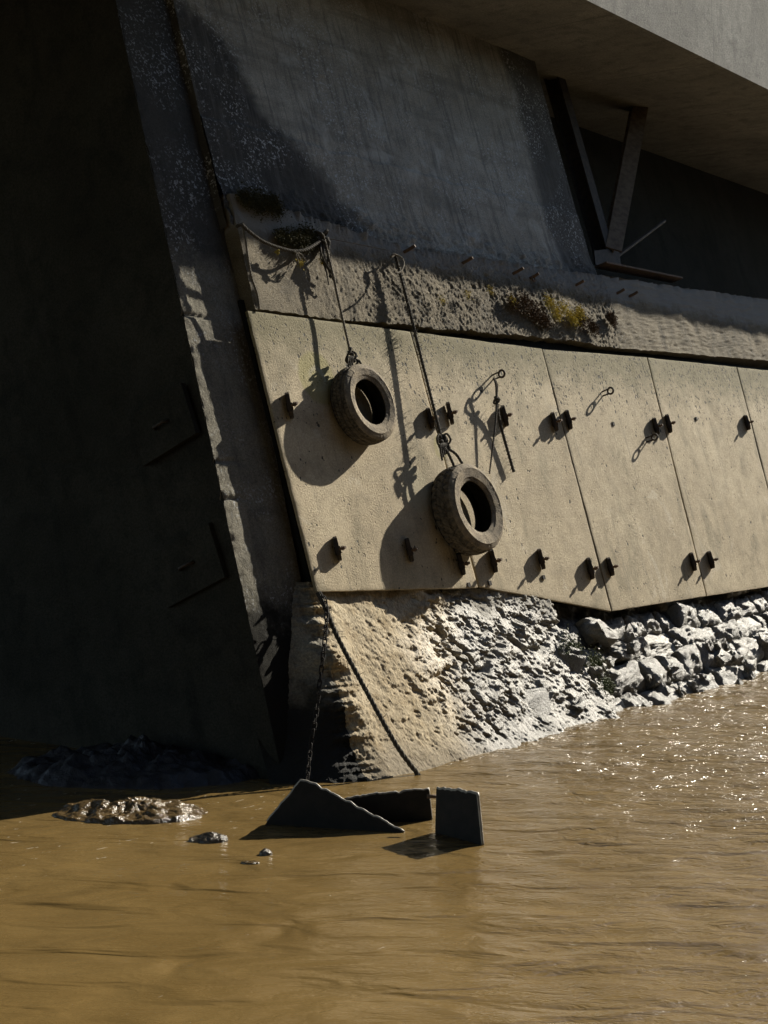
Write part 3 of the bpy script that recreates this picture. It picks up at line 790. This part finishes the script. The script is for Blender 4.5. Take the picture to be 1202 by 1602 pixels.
# ------------------------------------------------------------------ tyres
def rev(mb, c, prof, n, fn=None):
    vs = []; m = len(prof)
    for k in range(n):
        a = 2 * math.pi * k / n; rd = V * math.cos(a) + U * math.sin(a)
        for j, (r, w) in enumerate(prof):
            rr = r + (fn(a, j, w) if fn else 0)
            vs.append(c + rd * rr + N * w)
    fs = []
    for k in range(n):
        k2 = (k + 1) % n
        for j in range(m - 1): fs.append((k * m + j, k * m + j + 1, k2 * m + j + 1, k2 * m + j))
    mb.add(vs, fs)
def tyre(px, py, Rr, r0, wd, lab, chunky, gap=.012):
    hc = wd / 2 + gap
    c = on_wall(px, py, hc + wd * .34)          # the pixel is the middle of the outer face
    c = c - N * (wd * .34)
    t = thing('tyre', c - V * Rr, lab, 'tyre', 'tyres hung as fenders')
    w = wd / 2; sh = w * .80
    side = [(Rr - .012, sh * .93), (Rr - .020, sh * 1.04), (Rr - .035, w * .92), (Rr - .055, w * .985), (Rr - .058, w * 1.015), (Rr - .064, w * 1.015), (Rr - .067, w), (Rr - (Rr - r0) * .55, w * .99), (r0 + .045, w * .90), (r0 + .036, w * .90), (r0 + .032, w * .85), (r0 + .010, w * .80), (r0, w * .74), (r0 + .004, w * .66), (r0 + .03, w * .70), (r0 + .06, w * .80), (Rr - .045, w * .86), (Rr - .028, w * .6), (Rr - .024, 0)]
    def rib(a, j, q):
        return .0035 * (1 if (a * 60 / math.pi) % 1 > .5 else -1) if j in (2, 3) else .003 * fr(Vector((math.cos(a) * 5, math.sin(a) * 5, j)))
    mb = MB(); rev(mb, c, side, 240, rib); obj('casing', mb, M['rubber'], t, smooth=True, angle=R(55))
    mb = MB(); rev(mb, c, [(r, -q) for r, q in side][::-1], 240); obj('inner_casing', mb, M['liner'], t, smooth=True, angle=R(55))
    n = 300 if chunky else 360; nb = 30 if chunky else 60
    cols = lin(-sh, sh, 25)
    def fn(a, j, q):
        x = q / sh; ph = a / (2 * math.pi) * nb
        gr = 0
        lines = (-.55, 0, .55) if not chunky else (-.38, .38)
        for l in lines:
            if abs(x - l + (.06 * (1 if (ph * 2) % 1 > .5 else -1) if chunky else 0)) < .06: gr = 1
        if abs(x) > (.42 if chunky else .58):
            f = (ph + (.5 if x > 0 else 0)) % 1
            if f > (.62 if chunky else .72): gr = 1
        else:
            f = (ph + x * 1.2) % 1
            if f > .8: gr = max(gr, .7)
        return -gr * (.013 if chunky else .012)
    prof = [(Rr - .018 * abs(q / sh) ** 3, q) for q in cols]
    prof = [(Rr - .03, -sh * 1.02)] + prof + [(Rr - .03, sh * 1.02)]
    mb = MB(); rev(mb, c, prof[::-1], n, lambda a, j, q: fn(a, j, q) if abs(q) <= sh else 0)
    obj('tread', mb, M['tread'], t)
    return c, hc
T1, h1 = tyre(579, 629, .345, .200, .205, 'smaller road tyre hanging on the first slab beside the pier', False)
T2, h2 = tyre(744, 793, .408, .234, .255, 'larger chunky treaded tyre hanging lower over the first seam', True, .022)

# ------------------------------------------------------------------ ropes
def rope_mb(mb, path, r, pitch=None, n=None, hair=0, seed=1, taper=False):
    path = [Vector(p) for p in path]
    L = sum((b - a).length for a, b in zip(path, path[1:])); pitch = pitch or r * 7
    n = n or max(12, int(L / pitch * 9)); n = min(n, 900)
    P = spline(path, n); up = None; fr_ = []; s = 0
    for i, p in enumerate(P):
        t = (P[min(i + 1, n - 1)] - P[max(i - 1, 0)]).normalized()
        if i: s += (p - P[i - 1]).length
        up = t.orthogonal().normalized() if up is None else (up - t * up.dot(t)).normalized()
        fr_.append((p, up.copy(), t.cross(up), s))
    for k in range(3):
        pts = []
        for p, a, b, s in fr_:
            th = s / pitch * 2 * math.pi + k * 2.094
            pts.append(p + (a * math.cos(th) + b * math.sin(th)) * r * .52)
        mb.tube(pts, [r * .56 * (1 - .5 * (i / n) if taper else 1) for i in range(n)], 6)
    rnd = random.Random(seed)
    for _ in range(int(hair * L)):
        p, a, b, s = rnd.choice(fr_); th = rnd.uniform(0, 6.3); d = a * math.cos(th) + b * math.sin(th)
        e = p + d * (r * rnd.uniform(1.6, 3.6)) + Vector((rnd.uniform(-1, 1), rnd.uniform(-1, 1), rnd.uniform(-1.2, .6))) * r * 1.5
        mb.tube([p + d * r * .8, (p + e) / 2 + d * r * .6, e], [r * .13, r * .11, r * .06], 4)
    return mb
def knot(mb, c, size, r, seed, ax=None, turns=2):
    ax = ax or (U, V, N); pts = []
    rnd = random.Random(seed); ph = rnd.uniform(0, 6)
    for k in range(40 * turns):
        t = k / 40 * 2 * math.pi
        x = math.sin(t + ph) + 1.4 * math.sin(2 * t); y = math.cos(t) - 1.5 * math.cos(2 * t + ph * .2); z = -math.sin(3 * t)
        pts.append(c + (ax[0] * x * .30 + ax[1] * y * .36 + ax[2] * z * .40) * size)
    rope_mb(mb, pts, r, n=110, hair=12, seed=seed)
def hang(name, top, kn, T, Rr, r, lab, mat, seed, hair, extra=None):
    root = thing(name, kn, lab, 'rope', 'ropes holding the tyres')
    mid = (top + kn) / 2 - V * .0 + N * -.004 + U * .006
    obj('line', rope_mb(MB(), [top, top.lerp(kn, .33) + U * .006, mid, kn], r, hair=hair, seed=seed), mat, root, smooth=True)
    mb = MB(); knot(mb, kn, .075, r * .9, seed); knot(mb, kn - V * .06 + U * .01, .06, r * .9, seed + 1, turns=1)
    obj('knot', mb, M['rope_dark'], root, smooth=True)
    mb = MB()
    for sg in (-1, 1):
        a = .2 * sg; e = T + (V * math.cos(a) + U * math.sin(a)) * (Rr - .03) + N * .03
        rope_mb(mb, [kn - V * .05, kn.lerp(e, .5) + U * .02 * sg + N * .015, e], r * .9, hair=20, seed=seed + 3)
    # two frayed tails
    for j in range(3):
        s_ = random.Random(seed + j); b = kn - V * .03 + N * .02
        rope_mb(mb, [b, b - U * (.05 + .03 * j) - V * .03 + N * .02, b - U * (.06 + .03 * j) - V * (.10 + .03 * j) + N * .01], r * .7, hair=60, seed=seed + j)
    obj('loop', mb, M['rope_dark'], root, smooth=True)
    return root
top1 = on_wall(508, 375, .09); kn1 = on_wall(549, 554, .11)
rp1 = hang('tyre_rope', top1, kn1, T1, .345, .0115, 'pale thin rope from the mossy ledge down to the smaller tyre', M['rope'], 11, 25)
top2 = on_wall(619, 400, .07); kn2 = on_wall(692, 690, .13)
rp2 = hang('tyre_rope', top2, kn2, T2, .408, .0145, 'long dark hairy rope from the ledge down to the larger tyre', M['rope_dark'], 23, 190)
# loops at the second knot, curl at the top
mb = MB()
rope_mb(mb, [kn2 + V * .02, kn2 - U * .07 + V * .05 + N * .03, kn2 - U * .12 - V * .0 + N * .03, kn2 - U * .09 - V * .07 + N * .02, kn2 - U * .02 - V * .04], .010, hair=60, seed=4)
rope_mb(mb, [kn2 + V * .02, kn2 + U * .05 + V * .06 + N * .03, kn2 + U * .09 + V * .0 + N * .03, kn2 + U * .04 - V * .05, kn2 - V * .04], .010, hair=60, seed=5)
obj('bow', mb, M['rope_dark'], rp2, smooth=True)
mb = MB()
cc = [(619, 400), (612, 402), (617, 398), (629, 404), (632, 414), (628, 424), (620, 428)]
rope_mb(mb, [on_wall(x, y, .06 + .02 * i) for i, (x, y) in enumerate(cc)], .009, hair=20, seed=6)
obj('curl', mb, M['rope'], rp2, smooth=True)
# knot and frayed bundle on the ledge above the first rope
kt = on_wall(505, 372, .06)
mb = MB(); knot(mb, kt, .10, .013, 31); knot(mb, kt - V * .06, .08, .012, 32)
rope_mb(mb, [kt, on_wall(508, 398, .09), on_wall(512, 410, .08), top1 - V * .10 - U * -.02], .010, hair=40)
for j in range(9):
    rr = random.Random(70 + j)
    rope_mb(mb, [kt - V * .05 + U * rr.uniform(-.08, .02), kt - V * (.16 + rr.uniform(0, .08)) + U * rr.uniform(-.12, .02) + N * rr.uniform(0, .04), kt - V * (.28 + rr.uniform(0, .16)) + U * rr.uniform(-.10, .05)], .006, hair=60, seed=j)
obj('anchor_knot', mb, M['rope_dark'], rp1, smooth=True)
# draped rope along the ledge end
ph = [on_wall(x, y, h) for x, y, h in ((370, 355, .02), (378, 352, .06), (392, 364, .07), (412, 378, .08), (438, 388, .085), (460, 393, .09), (480, 390, .09), (500, 378, .07))]
dr = thing('draped_rope', ph[0], 'dark rope sagging along the mossy corner of the ledge', 'rope')
obj('line', rope_mb(MB(), ph, .014, hair=30), M['rope_dark'], dr, smooth=True)
mb = MB()
for j in range(10):
    rr = random.Random(90 + j); b = on_wall(464, 394, .09)
    rope_mb(mb, [b, b + U * rr.uniform(-.05, .07) - V * rr.uniform(.0, .05) + N * .01, b + U * rr.uniform(-.07, .10) - V * rr.uniform(.02, .11)], .005, hair=80, seed=j)
obj('frayed_end', mb, M['rope'], dr, smooth=True)
cd = [on_wall(x, y, h) for x, y, h in ((380, 348, .05), (385, 380, .045), (393, 430, .03), (403, 462, .02), (406, 484, .015))]
tag(obj('cord', rope_mb(MB(), cd, .010, hair=30), M['rope'], origin=cd[-1], smooth=True), 'thin cord hanging down the left end of the ledge to the slab corner', 'cord')
wr = [on_wall(x, y, .05) for x, y in ((508, 372), (545, 379), (585, 387), (604, 391))]
tag(obj('wire', MB().tube(spline(wr, 24), .0045, 6), M['rope'], origin=wr[0], smooth=True), 'taut wire along the ledge between the two rope anchors', 'wire')
# forked rope on the second slab
rg = on_wall(772, 588, .10)
fk = thing('forked_rope', rg, 'short forked rope with a knot hanging from the ring on the second slab', 'rope')
kp = on_wall(777, 624, .085)
mb = MB(); rope_mb(mb, [rg - V * .02, rg - U * .03 - V * .1 + N * .02, kp], .010, hair=60); rope_mb(mb, [rg - V * .02, rg + U * .02 - V * .1, kp], .010, hair=60, seed=2)
knot(mb, kp, .05, .010, 41, turns=1)
obj('knot', mb, M['rope_dark'], fk, smooth=True)
obj('strand', rope_mb(MB(), [kp, on_wall(776, 655, .075), on_wall(771, 700, .055), on_wall(766, 741, .04)], .011, hair=40, taper=True), M['rope_dark'], fk, smooth=True)
obj('strand', rope_mb(MB(), [kp, on_wall(781, 655, .05), on_wall(793, 700, .035), on_wall(804, 738, .03)], .015, hair=160), M['rope_dark'], fk, smooth=True)
# mooring line running into the water and a chain
def on_foot(px, py, dep=.10):
    n = (NH + Vector((0, 0, -bslope))).normalized(); return on_plane(px, py, B0 + n * dep, n)
ml = [on_foot(498, 928, .06), on_foot(511, 955, .10), on_foot(530, 1000, .12), on_foot(570, 1075, .13), on_foot(620, 1165, .14), on_foot(657, 1216, .12), on_foot(670, 1240, .10)]
tag(obj('mooring_rope', rope_mb(MB(), ml, .019, hair=14), M['rope_dark'], origin=ml[-1], smooth=True), 'thick twisted rope slanting from the slab corner across the footing into the water', 'rope')
eD = -(NH * .75 + U * .66).normalized(); eA = NH * bslope + U * ((uT - uB) / pt_top.z) + Vector((0, 0, 1))
eN = eD.cross(eA).normalized(); eN = -eN if eN.y > 0 else eN
def on_end(px, py, off): return on_plane(px, py, B0 - U * .10 + eN * off, eN)
cp = [on_foot(503, 928, .10), on_foot(511, 952, .13), on_end(508, 1005, .16), on_end(500, 1070, .13), on_end(494, 1120, .11), on_end(486, 1170, .10), on_end(480, 1228, .10)]
CPn = spline(cp, 400); acc = [0]
for a, b in zip(CPn, CPn[1:]): acc.append(acc[-1] + (b - a).length)
chain = thing('chain', CPn[-1], 'rusty link chain hanging from the slab corner down to the water', 'chain')
lk0 = None; i = 0; s = .02
LK, LT, LR = .062, .0055, .015
def link_mb():
    pts = []
    for k in range(24):
        a = 2 * math.pi * k / 24; x = math.cos(a) * LR; y = math.sin(a) * LR + (LK / 2 - LR + .006) * (1 if math.sin(a) >= 0 else -1)
        pts.append(Vector((x, 0, y)))
    return MB().tube(pts, LT, 7, closed=True)
while s < acc[-1]:
    j = next(k for k, v in enumerate(acc) if v >= s); p = CPn[j]; t = (CPn[max(j - 3, 0)] - CPn[min(j + 3, 399)]).normalized()
    qt = t.to_track_quat('Z', 'Y') @ Matrix.Rotation(R(90) * (i % 2) + R(40) + random.uniform(-.2, .2), 3, 'Z').to_quaternion()
    if lk0 is None:
        lk0 = obj('link', link_mb(), M['hole'], chain, origin=Vector((0, 0, 0)), smooth=True); o = lk0
    else:
        o = lk0.copy(); COL.objects.link(o); o.parent = chain
    o.location = p - ORG[chain]; o.rotation_mode = 'QUATERNION'; o.rotation_quaternion = qt
    i += 1; s += LK - LT * 1.2

# ------------------------------------------------------------------ moss on the ledge
def led(px, py, h=.02): return on_wall(px, py, h)
moss = [('moss', 4200, [(led(400, 318), .14), (led(425, 322), .12), (led(382, 312), .08)], .024, 'dark green moss cushion on the corner of the ledge', 1),
        ('moss', 4000, [(led(462, 378), .13), (led(480, 372), .12), (led(440, 372), .08)], .026, 'dark moss clump around the frayed rope anchor', 2),
        ('moss_y', 200, [(led(468, 411, .05), .05), (led(503, 412, .05), .035), (led(432, 395, .05), .03)], .024, 'little yellow moss tufts under the frayed rope', 3),
        ('moss_r', 5200, [(led(820, 478), .14), (led(835, 490), .13), (led(905, 500), .13), (led(925, 512), .10), (led(955, 500), .09), (led(800, 474), .10), (led(850, 502), .10)], .030, 'brown mossy cushion along the sunny ledge above the third slab', 4),
        ('moss_y', 2000, [(led(857, 474, .05), .10), (led(880, 484, .05), .12), (led(895, 500, .05), .10), (led(868, 492, .05), .10), (led(905, 490, .05), .10)], .026, 'bright yellow moss streak on the ledge between brown cushions', 5),
        ('moss_y', 420, [(led(765, 455, .04), .07), (led(690, 470, .04), .06), (led(730, 462, .04), .08), (led(800, 470, .05), .08)], .018, 'sparse yellow moss specks on the ledge above the second slab', 6)]
for mt, n, spots, sz, lab, sd in moss:
    tag(obj('moss_clump', tufts(n, spots, sz, sd), M[mt], origin=spots[0][0]), lab, 'moss')

# ------------------------------------------------------------------ broken steel box in the water
def plate(px, depth_t, lab, lean):
    """upright steel plate through waterline points (z=0) and upper points kept in one plane"""
    (a, b), ups = px[:2], px[2:]
    A, B_ = on_level(*a), on_level(*b); ax = (B_ - A).normalized(); n = ax.cross(Vector((0, 0, 1)))
    if n.y > 0: n = -n
    n = (n + Vector((0, 0, lean))).normalized()
    pts = [A, B_] + [on_plane(x, y, A, n) for x, y in ups]
    dn = (pts[0] - pts[-1]).normalized()
    low = n.cross(ax).normalized(); low = low if low.z < 0 else -low
    poly = [A + low * .25, B_ + low * .25, B_] + pts[2:] + [A]
    t = -n * depth_t
    # worn outline: extra points along the upper edges
    out = []
    up = [B_] + pts[2:] + [A]
    for p, q in zip(up, up[1:]):
        m = max(2, int((q - p).length / .018))
        for k in range(m):
            r_ = p.lerp(q, k / m)
            out.append(r_ + low * .010 * fr(r_ * 22, .5, 4) if k else r_)
    poly = [A + low * .25, B_ + low * .25] + out + [A]
    root = thing('steel_plate', A, lab, 'steel plate', 'broken steel plates standing in the river')
    obj('sheet', MB().prism(poly, t), M['plate'], root)
    e = MB(); e.tube([p + t * .5 - low * .003 for p in out], abs(depth_t) * .42, 6); obj('sunlit_edge', e, M['plate_edge'], root, smooth=True)
    return root
plate([(415, 1290), (632, 1303), (600, 1285), (490, 1227), (470, 1222)], .022, 'large triangular black steel plate poking up out of the river', .05)
plate([(560, 1290), (676, 1283), (671, 1235), (560, 1247), (540, 1252)], .022, 'low black steel plate lying behind the triangular one', .0)
p3 = plate([(681, 1304), (753, 1323), (745, 1243), (683, 1234)], .026, 'upright square black steel plate with rounded corners in the river', .0)
hp = [on_plane(x, 1246, on_level(679, 1296), Vector((0, -1, 0))) for x in (668, 684)]
obj('hinge_pin', MB().tube(hp, .012, 8), M['rust'], p3, smooth=True)

# ------------------------------------------------------------------ mud and stones at the pier's foot
def mound(name, px, py, w, d, h, mat, lab, seed, cat='mud', kind=None, rough=.35, ang=0):
    c = on_level(px, py)
    ca, sa = math.cos(ang), math.sin(ang)
    def pt(a, b):
        r = a; th = b; x, y = r * math.cos(th) * w / 2, r * math.sin(th) * d / 2
        x, y = x * ca - y * sa, x * sa + y * ca
        q = Vector((c.x + x, c.y + y, seed))
        z = h * (1 - r * r) * (1 + rough * 1.6 * fr(q * 3, .8, 3)) + h * rough * .8 * fr(q * 9, .8, 4) * (1.1 - r * .6) - .10 * sm(.75, 1, r)
        return Vector((c.x + x, c.y + y, z))
    n = 110 if w > .5 else 50
    mb = MB().grid(pt, lin(.001, 1, n // 2), lin(0, 2 * math.pi, n * 2), flip=False)
    o = obj(name, mb, mat, origin=Vector((c.x, c.y, 0)), smooth=True)
    return tag(o, lab, cat, kind=kind)
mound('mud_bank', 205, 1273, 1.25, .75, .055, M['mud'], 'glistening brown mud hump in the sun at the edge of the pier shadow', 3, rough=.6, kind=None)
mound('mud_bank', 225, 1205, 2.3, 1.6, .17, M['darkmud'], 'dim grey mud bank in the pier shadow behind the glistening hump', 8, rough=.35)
mound('river_stone', 326, 1315, .30, .20, .045, M['wetrock'], 'wet brown stone breaking the water alone, nearest the mud', 12, 'stone', rough=.5)
mound('river_stone', 416, 1336, .10, .09, .03, M['wetrock'], 'tiny dark wet stone in the ripples before the triangular plate', 14, 'stone', rough=.5)
mound('river_stone', 392, 1350, .14, .08, .018, M['mud'], 'low brown stone just awash left of the tiny dark one', 15, 'stone', rough=.5)
